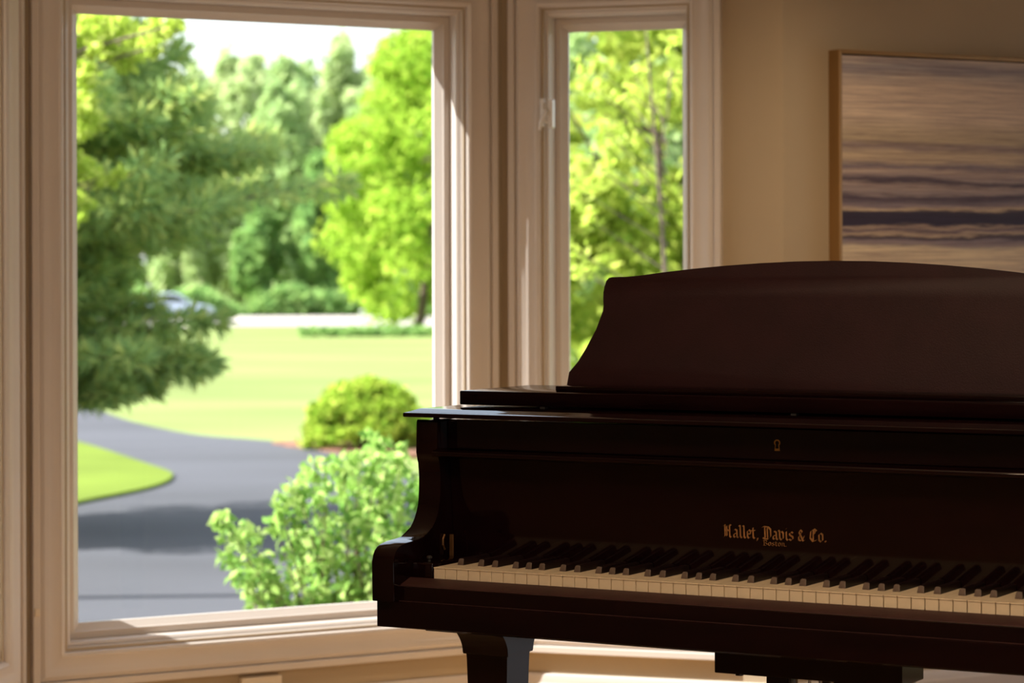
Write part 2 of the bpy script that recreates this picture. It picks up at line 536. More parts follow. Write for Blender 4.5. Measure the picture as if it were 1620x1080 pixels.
# right side wall with a tall window
w = wall_mesh(BB - B0, [(0.95, 2.15, 0.05, 2.1)])
tag(w.build('wall_side_right', M['wall'], None, ab(AR, B0), rz1 - PI / 2), kind='structure')
# wall behind the camera with two wide windows
w = wall_mesh(AR - AL_, [(5.0, 7.0, 0.4, 2.2)])
tag(w.build('wall_front', M['wall'], None, ab(AR, BB), rz1 + PI), kind='structure')

def slab(name, mat, z0, z1, marg=0.0, bay=0.14):
    pts = [ab(AL_ - marg, B0), C00, C01, C12, C23, ab(AR + marg, B0), ab(AR + marg, BB + marg), ab(AL_ - marg, BB + marg)]
    if bay:
        pts[1] = C00 + N1 * 0 - W1 * bay; pts[2] = C01 - N1 * bay - W1 * bay * 0.5
        pts[3] = C12 - N1 * bay + W1 * bay * 0.5; pts[4] = C23 + W1 * bay
        pts[0] = ab(AL_ - bay, B0 - bay * 0.9); pts[5] = ab(AR + bay, B0 - bay * 0.9)
    q = [(R - C12) for R in pts]
    loc = [(v.dot(W1), v.dot(-N1)) for v in q]
    o = MB().prism(loc, 'z', z0, z1).build(name, mat, None, C12, rz1)
    return tag(o, kind='structure')
slab('floor', M['floor'], -0.12, 0.0, 0.12)
slab('ceiling', M['ceiling'], H, H + 0.12, 0.12)

# baseboards
BP = [(0.0, 0.0), (0.0, 0.147), (-0.006, 0.147), (-0.009, 0.143), (-0.011, 0.134), (-0.0125, 0.122), (-0.016, 0.118), (-0.016, 0.0)]
def baseboard(name, loc, rz, x0, x1):
    o = MB().prism(BP, 'x', x0, x1).build(name, M['trim'], None, loc, rz)
    tag(o, kind='structure')
t = 0.016 * math.tan(BAY / 2)
baseboard('baseboard_back', C12, rz1, -L1 + t, -t)
baseboard('baseboard_right', C12, rz2, t, L2 + t)
baseboard('baseboard_left', C00, rz0, -t, L2 - t)
baseboard('baseboard_far_right', C23, rz1, -t * 0, AR - A23)
baseboard('baseboard_far_left', C00, rz1, -(A00 - AL_), 0)

# casement lock on window_2, small marks on window_1
mb = MB()
mb.box(0.118, 0.128, -0.026, -0.010, 1.645, 1.722, 0.003)
mb.box(0.139, 0.151, -0.020, 0.008, 1.641, 1.720, 0.003)
mb.box(0.122, 0.146, -0.014, -0.008, 1.655, 1.712, 0.002)
lk = mb.build('latch_plate', M['latch'], win2)
mb = MB()
mb.path([(0.1335, -0.020, 1.690), (0.131, -0.034, 1.676), (0.124, -0.040, 1.655), (0.121, -0.040, 1.634)], [0.006, 0.006, 0.0055, 0.004], 8)
mb.build('latch_lever', M['latch'], lk, smooth=60)
MB().lathe([(0.0135, -0.002), (0.0135, 0.001), (0.010, 0.0025), (0.002, 0.003)], 0, 0, 16)
mb = MB()
mb.box(-0.735, -0.711, -0.0145, -0.008, 1.985, 1.994, 0.003)
mb.build('frame_plug', M['rust'], win1)
mb = MB(); mb.box(-1.3625, -1.3490, -0.030, -0.022, 0.392, 0.412, 0.002)
mb.build('contact_sensor', M['plastic'], win1)

# wall outlet below the picture window
ol = empty('wall_outlet', ab(-0.74, 0.0) + Vector((0, 0, 0.085)), rz1)
tag(ol, 'almond plastic outlet cover low on the wall under the big window', 'outlet')
MB().box(-0.0575, 0.0575, -0.0225, 0.0, 0.02, 0.108, 0.003).build('cover_plate', M['plastic'], ol)
mb = MB(); mb.box(-0.036, 0.036, -0.0245, -0.020, 0.036, 0.094, 0.002); mb.build('receptacle', M['plastic'], ol)

# ------------------------------------------------------------------ the painting
PA0, PA1, PZ0, PZ1 = 0.150, 1.42, 0.925, 1.8415
pic = empty('painting', C23 + W1 * ((PA0 + PA1) / 2) + Vector((0, 0, PZ0)), rz1)
tag(pic, 'framed seascape painting with pale sky and dark water bands on tan wall', 'painting')
hw, hh = (PA1 - PA0) / 2, PZ1 - PZ0
fp = [(-0.011, -0.034), (-0.010, -0.046), (-0.002, -0.047), (0.0, -0.045), (0.0, 0.0), (-0.011, 0.0)]
MB().frame(-hw, hw, 0.0, hh, fp + fp[:1]).build('frame', M['gold_frame'], pic)
cv = MB().box(-hw + 0.013, hw - 0.013, -0.0405, -0.008, 0.0, hh - 0.026, 0.0015, 1).build('canvas', M['canvas'], pic, (0, 0, 0.013))

# ------------------------------------------------------------------ the grand piano
ALP = math.radians(29.445)
PO = Vector((-0.1407, 4.69, 0.0))
piano = empty('grand_piano', PO, -ALP)
tag(piano, 'black polished grand piano with raised music desk and open keyboard by the bay window', 'piano')
EB = M['ebony']
UL, UR = -0.0903, 1.3123          # outer faces of the case
KW = 0.0235

# rim
def bez(p, n=14):
    out = []
    for k in range(n):
        t = k / n
        a = [(1 - t) ** 3, 3 * t * (1 - t) ** 2, 3 * t * t * (1 - t), t ** 3]
        out.append((sum(a[i] * p[i][0] for i in range(4)), sum(a[i] * p[i][1] for i in range(4))))
    return out
def rim_outline(front, o=0.0):
    pts = [(UL - o, front), (UR + o, front), (UR + o, 0.30)]
    pts += bez([(UR + o, 0.50), (UR + o, 0.82), (0.98 + o, 0.86), (0.80 + o, 1.02)])
    pts += bez([(0.80 + o, 1.02), (0.62 + o, 1.18), (0.66 + o, 1.47 + o), (0.32, 1.49 + o)])
    pts += bez([(0.32, 1.49 + o), (0.10, 1.49 + o), (UL - o, 1.42 + o), (UL - o, 1.18)])
    return pts
MB().slabs(rim_outline(0.17), [(0.003, 0.672), (0.0, 0.676), (0.0, 0.980), (0.003, 0.983)]).build('rim', EB, piano, smooth=30)

ARM = [(0.16, 0.6727), (-0.0597, 0.6727), (-0.0597, 0.7405), (-0.0580, 0.7520), (-0.0520, 0.7608), (-0.0430, 0.7670), (-0.0320, 0.7706),
       (-0.0082, 0.7732), (0.020, 0.7748), (0.038, 0.7765), (0.050, 0.7792), (0.0610, 0.7840), (0.0705, 0.7912), (0.0785, 0.7990),
       (0.0850, 0.8070), (0.0915, 0.8180), (0.0955, 0.8280), (0.0985, 0.8400), (0.0998, 0.8560), (0.1005, 0.8800), (0.1000, 0.9060),
       (0.0970, 0.9130), (0.0910, 0.9185), (0.0890, 0.9240), (0.0905, 0.9800), (0.0935, 0.9843), (0.20, 0.9843), (0.20, 0.6727)]
for u0, u1 in ((UL, -0.0450), (1.267, UR)):
    MB().prism(ARM, 'x', u0, u1, 0.0025).build('arm', EB, piano, smooth=28)

# key bed, key slip, key blocks
mb = MB(); mb.box(-0.0885, 1.3105, -0.047, 0.42, 0.6258, 0.6727, 0.002)
mb.build('key_bed', EB, piano)
MB().box(0.0017, 1.220, -0.030, 0.40, 0.6218, 0.6262, 0.001).build('leg_plate', EB, piano)
SLIP = [(-0.0025, 0.668), (-0.0025, 0.7100), (-0.0045, 0.7112), (-0.0360, 0.7015), (-0.0400, 0.6990), (-0.0410, 0.6960), (-0.0410, 0.6735),
        (-0.0435, 0.6725), (-0.0435, 0.6680)]
slip = MB().prism(SLIP, 'x', -0.0448, 1.2668).build('key_slip', EB, piano, smooth=40)
slip.data.materials.append(M['slip_top'])
for p_ in slip.data.polygons:
    if p_.normal.z > 0.5 and p_.normal.y < -0.05: p_.material_index = 1
for s, (u0, u1) in enumerate(((-0.0448, -0.0008), (1.2228, 1.2668))):
    kb = MB().box(u0, u1, 0.000, 0.135, 0.700, 0.7375, 0.0035, 3).build('key_block', EB, piano, smooth=40)
    if s == 0:
        MB().lathe([(0.0032, 0.736), (0.0026, 0.741), (0.0045, 0.7425), (0.0052, 0.7450), (0.0040, 0.7475), (0.0012, 0.7483)], -0.0200, 0.020, 14).build('knob', M['felt'], kb, smooth=50)

# keys
wb = MB()
g = 0.00055
wb.box(g * 1.5, KW - g * 1.5, 0.0012, 0.148, 0.7100, 0.7285, 0.0004, 1)
wb.box(g * 0.8, KW - g * 0.8, 0.0, 0.148, 0.7283, 0.7303, 0.0006, 2)
first = None
for n in range(52):
    if first is None:
        first = wb.build('white_key', M['ivory'], piano, (0, 0, 0))
        k = first
    else:
        k = first.copy()
        COL.objects.link(k)
        k.parent = piano
    k.location = (n * KW, 0, 0)
bb = MB()
bmb = bb.bm
# sharp: rounded front slope, narrower top
secs = [(0.0500, 0.0058, 0.0006), (0.0501, 0.0058, 0.0022), (0.0528, 0.0049, 0.0102), (0.0538, 0.0047, 0.0117), (0.0565, 0.0046, 0.0123), (0.1465, 0.0046, 0.0123)]
rows = []
for v_, hw_, hz in secs:
    z0_, z1_ = 0.7302, 0.7302 + hz
    rows.append([bmb.verts.new(p) for p in ((-0.00575, v_, z0_), (-hw_ - 0.0003, v_, z1_ - min(0.0015, hz * 0.4)), (-hw_ + 0.0014, v_, z1_),
                                            (hw_ - 0.0014, v_, z1_), (hw_ + 0.0003, v_, z1_ - min(0.0015, hz * 0.4)), (0.00575, v_, z0_))])
for r in range(len(rows) - 1):
    for i in range(6):
        j = (i + 1) % 6
        bmb.faces.new((rows[r][i], rows[r][j], rows[r + 1][j], rows[r + 1][i]))
bmb.faces.new(rows[0][::-1]); bmb.faces.new(rows[-1])
firstb = None
OFF = {1: 0.0015, 3: -0.0022, 4: 0.0022, 6: -0.0030, 0: 0.0, 'x': 0.0030}
for n in range(1, 52):
    s = (n - 1) % 7              # boundaries with a sharp: 1(A#) 3(C#) 4(D#) 6(F#) 7(G#) 8(A#)
    off = {0: 0.0028, 2: -0.0024, 3: 0.0024, 5: -0.0028, 6: 0.0}.get(s)
    if off is None: continue
    if firstb is None:
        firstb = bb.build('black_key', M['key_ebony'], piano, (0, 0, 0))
        firstb.data.materials.append(M['key_front_lit'])
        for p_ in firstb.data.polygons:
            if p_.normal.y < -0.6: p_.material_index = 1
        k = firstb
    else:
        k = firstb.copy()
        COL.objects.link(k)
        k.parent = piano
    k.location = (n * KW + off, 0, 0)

# fallboard, its rolled lip, lock rail
FB = [(0.1505, 0.716), (0.1320, 0.918), (0.150, 0.925), (0.170, 0.925), (0.170, 0.716)]
fall = MB().prism(FB, 'x', -0.0440, 1.2660).build('fallboard', EB, piano)
LIP = [(0.140, 0.9305), (0.083, 0.9305), (0.0785, 0.9295), (0.0760, 0.9270), (0.0755, 0.9240), (0.0765, 0.9210), (0.0800, 0.9190), (0.100, 0.9190), (0.118, 0.9165), (0.134, 0.9120), (0.140, 0.912)]
MB().prism(LIP, 'x', -0.0490, 1.2710, 0.0012).build('fallboard_lip', EB, piano, smooth=35)
rail = MB().box(-0.0440, 1.2660, 0.126, 0.172, 0.931, 0.9845, 0.001, 1).build('lock_rail', EB, piano)
# key escutcheon: keyhole-shaped ring
mb = MB()
def keyhole(sc, cu, cz):
    pts = []
    for k in range(13):
        a = math.radians(-50 + k * 280 / 12)
        pts.append((cu + sc * 0.0058 * math.cos(a), cz + 0.0035 + sc * 0.0058 * math.sin(a)))
    pts += [(cu - sc * 0.0050, cz - 0.010 * sc), (cu + sc * 0.0050, cz - 0.010 * sc)]
    return pts
ko, ki = keyhole(1.0, 0.606, 0.957), keyhole(0.62, 0.606, 0.957)
bmk = mb.bm
A = [bmk.verts.new((p[0], 0.1250, p[1])) for p in ko]
B = [bmk.verts.new((p[0], 0.1250, p[1])) for p in ki]
A2 = [bmk.verts.new((p[0], 0.1262, p[1])) for p in ko]
B2 = [bmk.verts.new((p[0], 0.1262, p[1])) for p in ki]
for i in range(len(ko)):
    j = (i + 1) % len(ko)
    bmk.faces.new((A[i], A[j], B[j], B[i])); bmk.faces.new((A[i], A2[i], A2[j], A[j])); bmk.faces.new((B[i], B[j], B2[j], B2[i]))
tag(mb.build('lock_escutcheon', M['brass'], rail), 'brass keyhole escutcheon')
# brass pivot hardware at the left end of the fallboard
mb = MB()
mb.box(-0.0390, -0.0310, 0.121, 0.124, 0.735, 0.776, 0.0006, 1)
mb.path([(-0.0435, 0.112, 0.776), (-0.0435, 0.106, 0.768), (-0.0435, 0.106, 0.758), (-0.0435, 0.112, 0.749)], [0.0022] * 4, 6)
tag(mb.build('fallboard_pivot', M['pivot'], fall), 'brass fallboard pivot plate')

# lettering: broad-nib blackletter strokes
GL = {
 'H': (1.04, [[(.00, 1.26), (.16, 1.42), (.26, 1.34)], [(.20, 1.36), (.20, .16), (.04, .0)], [(.20, .70), (.44, .86), (.72, .74)], [(.60, 1.30), (.74, 1.46), (.90, 1.36)], [(.72, 1.34), (.72, .14), (.86, .0)], [(.40, 1.30), (.40, .16)]]),
 'a': (.70, [[(.10, .80), (.28, .96), (.50, .84), (.50, .12), (.64, .0)], [(.48, .52), (.18, .42), (.12, .16), (.26, .02), (.48, .20)]]),
 'l': (.42, [[(.08, 1.42), (.20, 1.34), (.20, .14), (.34, .0)]]),
 'e': (.60, [[(.16, .82), (.16, .18), (.30, .0), (.52, .16)], [(.16, .82), (.34, .98), (.52, .80), (.50, .56)], [(.18, .50), (.50, .50)]]),
 't': (.52, [[(.20, 1.22), (.20, .16), (.34, .0), (.48, .12)], [(.04, .92), (.44, .92)]]),
 ',': (.34, [[(.12, .04), (.20, .02), (.10, -.22)]]),
 '.': (.40, [[(.10, .04), (.22, .12)], [(.10, .12), (.22, .04)]]),
 ' ': (.36, []),
 'D': (1.08, [[(.02, 1.34), (.20, 1.44), (.70, 1.40), (.96, 1.14), (.96, .34), (.66, .02), (.30, .02), (.06, .14)], [(.32, 1.36), (.32, .10)], [(.60, 1.32), (.60, .12)]]),
 'v': (.72, [[(.06, 1.10), (.18, .96), (.18, .18), (.36, .0), (.58, .18), (.58, .78), (.42, .98), (.24, .84)]]),
 'i': (.42, [[(.08, .86), (.20, .96), (.20, .14), (.34, .0)], [(.20, 1.28), (.25, 1.34)]]),
 's': (.64, [[(.52, .84), (.36, .98), (.14, .80), (.18, .60), (.48, .42), (.52, .18), (.32, .0), (.08, .14)]]),
 '&': (.92, [[(.80, .10), (.64, .0), (.22, .96), (.36, 1.26), (.56, 1.04), (.16, .46), (.16, .12), (.38, .0), (.62, .20), (.76, .58)]]),
 'C': (.98, [[(.88, 1.22), (.62, 1.44), (.24, 1.16), (.14, .40), (.44, .0), (.86, .20)], [(.52, 1.36), (.46, .10)], [(.70, 1.30), (.66, .9)]]),
 'o': (.68, [[(.14, .82), (.14, .18), (.34, .0), (.54, .18), (.54, .82), (.34, 1.0), (.14, .82)]]),
 'B': (1.0, [[(.02, 1.34), (.20, 1.44), (.66, 1.40), (.82, 1.14), (.50, .76), (.86, .52), (.86, .22), (.60, .0), (.10, .06)], [(.30, 1.36), (.30, .10)]]),
 'n': (.74, [[(.06, .84), (.18, .96), (.18, .02)], [(.18, .78), (.40, .98), (.54, .82), (.54, .12), (.68, .0)]]),
}
def write(mb, text, u0, u1, z, xh, nib=0.21, fb=lambda z: 0.1505 - (z - 0.716) * 0.0185 / 0.202):
    adv = sum(GL[c][0] for c in text)
    sx = (u1 - u0) / adv
    nx, nz = 0.5 * nib * math.cos(math.radians(42)), 0.5 * nib * math.sin(math.radians(42))
    x = 0.0
    bm = mb.bm
    for c in text:
        wid, strokes = GL[c]
        for st in strokes:
            for p, q in zip(st[:-1], st[1:]):
                pts = [(p[0] - nx, p[1] - nz), (p[0] + nx, p[1] + nz), (q[0] + nx, q[1] + nz), (q[0] - nx, q[1] - nz)]
                W = []
                for lift in (0.0, 0.00035):
                    W.append([bm.verts.new((u0 + (x + a) * sx, fb(z + b * xh) - 0.0001 - lift, z + b * xh)) for a, b in pts])
                bm.faces.new(W[1])
                for i in range(4):
                    j = (i + 1) % 4
                    bm.faces.new((W[0][i], W[0][j], W[1][j], W[1][i]))
        x += wid
mb = MB()
write(mb, 'Hallet, Davis & Co.', 0.4975, 0.6905, 0.7945, 0.0150)
write(mb, 'Boston.', 0.5705, 0.6160, 0.7835, 0.0062, 0.17)
tag(mb.build('maker_lettering', M['gilt'], fall), 'gold blackletter lettering on the fallboard')

# lid with moulded edge, folded front board, music desk
lid = MB().slabs(rim_outline(0.070, 0.015), [(0.0015, 0.9895), (0.0, 0.9905), (0.0, 0.9962), (0.001, 0.9972), (0.008, 0.9992), (0.015, 1.0018), (0.021, 1.0040), (0.0245, 1.0046)]).build('lid', EB, piano, smooth=30)
for u_, v_ in ((-0.062, 0.115), (1.284, 0.115)):
    MB().tube((u_, v_, 0.984), (u_, v_, 0.9915), 0.006, n=12).build('lid_bumper', M['felt'], piano)
fl = MB().box(-0.0515, 1.2735, 0.180, 0.450, 1.0080, 1.0335, 0.0022, 2).build('folded_lid_board', M['ebony_lid'], piano, smooth=40)
for u_ in (0.12, 0.611, 1.10):
    MB().box(u_ - 0.005, u_ + 0.005, 0.183, 0.196, 1.0045, 1.0085).build('rubber_foot', M['felt'], fl)
    MB().box(u_ - 0.005, u_ + 0.005, 0.42, 0.435, 1.0045, 1.0085).build('rubber_foot', M['felt'], fl)
MB().box(0.118, 1.104, 0.236, 0.385, 1.0335, 1.0430, 0.0018, 2).build('desk_tray', EB, piano, smooth=40)
# desk outline, left half measured from the photograph then mirrored
DL = [(0.0970, 1.0400), (0.1000, 1.0650), (0.1180, 1.0850), (0.1340, 1.1080), (0.1510, 1.1450), (0.1620, 1.1780), (0.1645, 1.1880), (0.1635, 1.1950), (0.1600, 1.2040),
      (0.1605, 1.2130), (0.1620, 1.2240), (0.1640, 1.2340), (0.1690, 1.2395), (0.1760, 1.2410)]
TOP = [(0.206, 1.2415), (0.236, 1.2440), (0.276, 1.2490), (0.336, 1.2555), (0.400, 1.2610), (0.470, 1.2655), (0.540, 1.2685), (0.611, 1.2695)]
CU = 0.611
dpts = DL + TOP
dpts = dpts + [(2 * CU - p[0], p[1]) for p in dpts[-2::-1]]
mb = MB()
bm = mb.bm
def lean(z, back): return 0.318 + (z - 1.04) * 0.16 + back
fa = [bm.verts.new((p[0], lean(p[1], 0.0), p[1])) for p in dpts]
fbk = [bm.verts.new((p[0], lean(p[1], 0.012), p[1])) for p in dpts]
f1 = bm.faces.new(fa); f2 = bm.faces.new(fbk[::-1])
for i in range(len(dpts)):
    j = (i + 1) % len(dpts)
    bm.faces.new((fa[j], fa[i], fbk[i], fbk[j]))
bmesh.ops.bevel(bm, geom=list(f1.edges) + list(f2.edges), offset=0.0018, segments=2, profile=0.5, affect='EDGES')
md = mb.build('music_desk', M['desk'], piano, smooth=35)
for u_ in (0.32, 0.90):
    mb = MB(); mb.path([(u_, lean(1.16, 0.014), 1.16), (u_, 0.43, 1.036)], [0.006, 0.006], 8)
    mb.build('desk_prop', M['brass'], md)

# legs: bracket that curves in from front and back, square tapered post, caster
def leg(cu, cv, hu=0.047):
    R = []
    for t_ in range(9):
        s = t_ / 8
        z = 0.6225 - s * 0.042
        k = 1 - (1 - s) ** 2
        hv = 0.0725 + (0.0455 - 0.0725) * k
        R.append((hu - 0.001 * s, hv, z))
    R += [(hu - 0.0015, 0.0440, 0.5775), (hu - 0.0055, 0.0405, 0.5765), (hu - 0.0060, 0.0400, 0.5700), (hu - 0.0100, 0.0360, 0.42), (hu - 0.0150, 0.0310, 0.12)]
    mb = MB()
    bm = mb.bm
    rows = []
    for a, b, z in R:
        rows.append([bm.verts.new((cu + x, cv + y, z)) for x, y in ((-a, -b), (a, -b), (a, b), (-a, b))])
    for r in range(len(rows) - 1):
        for i in range(4):
            j = (i + 1) % 4
            bm.faces.new((rows[r][i], rows[r][j], rows[r + 1][j], rows[r + 1][i]))
    bm.faces.new(rows[0][::-1]); bm.faces.new(rows[-1])
    o = mb.build('leg', EB, piano, smooth=25)
    mb = MB()
    mb.tube((cu, cv, 0.121), (cu, cv, 0.070), 0.024, 0.020, 14)
    mb.box(cu - 0.016, cu + 0.016, cv - 0.014, cv + 0.022, 0.045, 0.072, 0.003)
    mb.tube((cu - 0.012, cv + 0.012, 0.028), (cu + 0.012, cv + 0.012, 0.028), 0.028, n=20)
    tag(mb.build('caster', M['brass'], o, smooth=40), 'brass caster')
leg(0.090, 0.0725)
leg(2 * CU - 0.090, 0.0725)
leg(0.30, 1.15)

# pedal lyre
ly = MB().box(0.429, 0.781, 0.250, 0.355, 0.5415, 0.6262, 0.002).build('lyre_block', EB, piano)
for u_ in (0.545, 0.672):
    MB().prism([(u_ - 0.021, 0.08), (u_ + 0.021, 0.08), (u_ + 0.024, 0.33), (u_ + 0.021, 0.543), (u_ - 0.021, 0.543), (u_ - 0.024, 0.33)], 'y', 0.262, 0.304, 0.001).build('lyre_post', EB, ly, smooth=30)
for u_ in (0.590, 0.611, 0.632):
    MB().tube((u_, 0.300, 0.07), (u_, 0.300, 0.545), 0.0028, n=8).build('pedal_rod', M['steel'], ly)
pb = MB().box(0.47, 0.752, 0.240, 0.340, 0.050, 0.105, 0.003).build('pedal_box', EB, ly)
for u_ in (0.535, 0.611, 0.687):
    mb = MB(); mb.path([(u_, 0.26, 0.062), (u_, 0.20, 0.062), (u_, 0.155, 0.052), (u_, 0.130, 0.046)], [0.006, 0.007, 0.013, 0.015], 10)
    mb.build('pedal', M['brass'], pb, smooth=50)
MB().tube((0.472, 0.262, 0.5385), (0.472, 0.262, 0.5425), 0.0075, n=12).build('screw_button', EB, ly)
for u_ in (0.50, 0.72):
    MB().path([(u_, 0.33, 0.085), (0.611 + (u_ - 0.611) * 0.3, 0.72, 0.675)], [0.006, 0.006], 8).build('lyre_brace', M['steel'], ly)

# ------------------------------------------------------------------ the garden
def poly_ground(name, pts, lift, mat, thick=0.05):
    P = [Vector(p) for p in pts]
    mb = MB()
    bm = mb.bm
    A = [bm.verts.new((p.x, p.y, gz(p.y) + lift)) for p in P]
    B = [bm.verts.new((p.x, p.y, gz(p.y) + lift - thick)) for p in P]
    bm.faces.new(A)
    bm.faces.new(B[::-1])
    for i in range(len(P)):
        j = (i + 1) % len(P)
        bm.faces.new((A[j], A[i], B[i], B[j]))
    bmesh.ops.triangulate(bm, faces=[f for f in bm.faces if len(f.verts) > 4])
    o = mb.build(name, mat)
    tag(o, kind='structure')
    return o
def smooth_line(pts, n=8):
    out = []
    P = [Vector((p[0], p[1])) for p in pts]
    for i in range(len(P) - 1):
        p0, p1, p2, p3 = P[max(i - 1, 0)], P[i], P[i + 1], P[min(i + 2, len(P) - 1)]
        for k in range(n):
            t = k / n
            out.append(0.5 * ((2 * p1) + (p2 - p0) * t + (2 * p0 - 5 * p1 + 4 * p2 - p3) * t * t + (-p0 + 3 * p1 - 3 * p2 + p3) * t ** 3))
    out.append(P[-1])
    return [Vector((p.x, p.y, 0)) for p in out]

poly_ground('lawn', [(-140, 9.2, 0), (140, 9.2, 0), (140, 330, 0), (-140, 330, 0)], 0.0, M['lawn'], 0.4)
def gl(pxs): return [ground(*p) for p in pxs]
far_edge = smooth_line(gl([(-160, 606), (0, 620), (118, 638), (200, 666), (300, 688), (400, 697), (470, 704), (530, 716), (600, 736), (700, 765)]))
near = [Vector((6, 15, 0)), Vector((6, 9.6, 0)), Vector((-9, 9.6, 0)), Vector((-9, 15, 0))]
# the far edge comes from the left; the near side runs under the house front
drive = far_edge + [Vector((3.0, 19.0, 0)), Vector((5, 9.6, 0)), Vector((-14, 9.6, 0)), Vector((-14, 40, 0))]
poly_ground('driveway', drive, 0.02, M['asphalt'])
isl = smooth_line(gl([(-200, 672), (-60, 684), (60, 694), (118, 703), (180, 722), (232, 740), (262, 750), (273, 757), (266, 767), (235, 778), (185, 789), (118, 803), (20, 830), (-120, 870)]))
poly_ground('grass_island', isl, 0.05, M['lawn_rich'])
bed = smooth_line(gl([(430, 704), (470, 701), (520, 699), (580, 698), (660, 698), (760, 704), (760, 722), (660, 726), (600, 724), (540, 720), (490, 713), (455, 709)]))
poly_ground('mulch_bed', bed, 0.045, M['mulch'])
ROAD0, ROAD1, RISE = 133.0, 150.0, 0.36
mb = MB()
mb.prism([(ROAD0, gz(ROAD0) + 0.03), (ROAD1, gz(ROAD1) + RISE), (ROAD1 + 6, gz(ROAD1 + 6) + 0.05), (ROAD1 + 6, gz(ROAD1) - 0.4), (ROAD0, gz(ROAD0) - 0.3)], 'x', -140, 140)
tag(mb.build('road', M['road']), kind='structure')

# ---- foliage
RNG = np.random.default_rng(11)
def leaves_mesh(name, cen, nor, size, aspect=1.6, jitter=0.6):
    """one quad leaf per centre; nor = preferred facing"""
    n = len(cen)
    r = RNG.normal(size=(n, 3))
    N = nor * (1 - jitter) + r / np.linalg.norm(r, axis=1, keepdims=True) * jitter
    N /= np.linalg.norm(N, axis=1, keepdims=True) + 1e-9
    q = RNG.normal(size=(n, 3))
    A = np.cross(N, q); A /= np.linalg.norm(A, axis=1, keepdims=True) + 1e-9
    B = np.cross(N, A)
    s = (size * RNG.uniform(0.65, 1.35, n))[:, None]
    a, b = A * s * 0.5 * aspect, B * s * 0.5
    V = np.empty((n, 4, 3))
    bend = N * s * 0.12
    V[:, 0] = cen - a - bend; V[:, 1] = cen - b * 1.0 + a * 0.1 + bend; V[:, 2] = cen + a - bend; V[:, 3] = cen + b * 1.0 + a * 0.1 + bend
    return quads(name, V)
def quads(name, V):
    n = len(V)
    me = bpy.data.meshes.new(name)
    me.vertices.add(n * 4); me.loops.add(n * 4); me.polygons.add(n)
    me.vertices.foreach_set('co', V.reshape(-1).astype(np.float32))
    me.loops.foreach_set('vertex_index', np.arange(n * 4, dtype=np.int32))
    me.polygons.foreach_set('loop_start', np.arange(0, n * 4, 4, dtype=np.int32))
    me.polygons.foreach_set('loop_total', np.full(n, 4, dtype=np.int32))
    me.update(calc_edges=True)
    return me
def shell_points(c, r, n, inner=0.55):
    d = RNG.normal(size=(n, 3)); d /= np.linalg.norm(d, axis=1, keepdims=True)
    k = RNG.uniform(inner, 1.0, (n, 1)) ** 0.6
    return np.array(c) + d * k * np.array(r), d
def crown(c, r, n_cl, n_leaf, cl=(0.22, 0.38), egg=0.0, fill=0.5, shape=None):
    """crown ellipsoid broken into leaf clumps; egg > 0 narrows the top"""
    P, D = [], []
    c, r = np.array(c, float), np.array(r, float)
    for k in range(n_cl):
        d = RNG.normal(size=3); d /= np.linalg.norm(d)
        rad = RNG.uniform(fill, 0.95)
        q = d * rad
        q[:2] *= 1 - egg * max(0, q[2])
        if shape is not None:                    # silhouette given as (height, half width) pairs
            zz = RNG.uniform(-1, 1) * 0.94
            a = RNG.uniform(0, 2 * PI)
            w_ = np.interp(zz, [p_[0] for p_ in shape], [p_[1] for p_ in shape]) * math.sqrt(RNG.uniform(fill * fill, 1.0)) * 0.9
            q = np.array((math.cos(a) * w_, math.sin(a) * w_, zz))
        rr = r * RNG.uniform(*cl)
        rr[2] *= 0.75
        p, dd = shell_points(c + q * r, rr, n_leaf // n_cl, 0.3)
        P.append(p); D.append(dd * 0.6 + np.array((0, 0, 0.5)))
    return np.concatenate(P), np.concatenate(D)

def tree(name, label, base, c, r, mat, n_cl, n_leaf, leaf, trunk_r, group=None, egg=0.3, aspect=1.5, cl=(0.22, 0.38), cat='tree', fill=0.5, shape=None):
    """base, c in world; c = crown centre relative to base"""
    base = Vector(base)
    root = empty(name, base)
    tag(root, label, cat, group)
    P, D = crown(c, r, n_cl, n_leaf, cl, egg, fill, shape)
    P[:, 2] = np.maximum(P[:, 2], 0.05)
    link_mesh('foliage', leaves_mesh('foliage', P, D, leaf, aspect), M[mat], root)
    mb = MB()
    c = Vector(c)
    top = c + Vector((0, 0, r[2] * 0.5))
    mid = c * 0.5
    mb.path([(0, 0, -0.2), (0, 0, 0.25), mid, c, top], [trunk_r * 1.25, trunk_r, trunk_r * 0.8, trunk_r * 0.5, trunk_r * 0.15], 8)
    for k in range(7):
        a = RNG.uniform(0, 2 * PI)
        st = mid.lerp(top, RNG.uniform(0.1, 0.8))
        en = c + Vector((math.cos(a) * r[0] * 0.75, math.sin(a) * r[1] * 0.75, RNG.uniform(-0.3, 0.5) * r[2]))
        mb.path([st, st.lerp(en, 0.5) + Vector((0, 0, 0.05 * r[2])), en], [trunk_r * 0.4, trunk_r * 0.25, trunk_r * 0.08], 6)
    mb.build('trunk', M['bark'], root, smooth=60)
    return root

def tree_px(name, label, px, top_y, Y, half_w, mat, **kw):
    """tree standing Y metres away: crown centred on column px, top at row top_y, half width in pixels"""
    X = (px - CX) / F * Y
    g = gz(Y)
    zt = ZC + (YH - top_y) * Y / F
    h = zt - g
    rw = half_w * Y / F
    bot = kw.pop('bot', 0.04)
    cz = h * (1 + bot) / 2
    return tree(name, label, (X + kw.pop('tx', 0.0), Y, g), (kw.pop('cx', 0.0), 0, cz), (rw, kw.pop('depth', rw), h * (1 - bot) / 2), mat, **kw)

WG = None
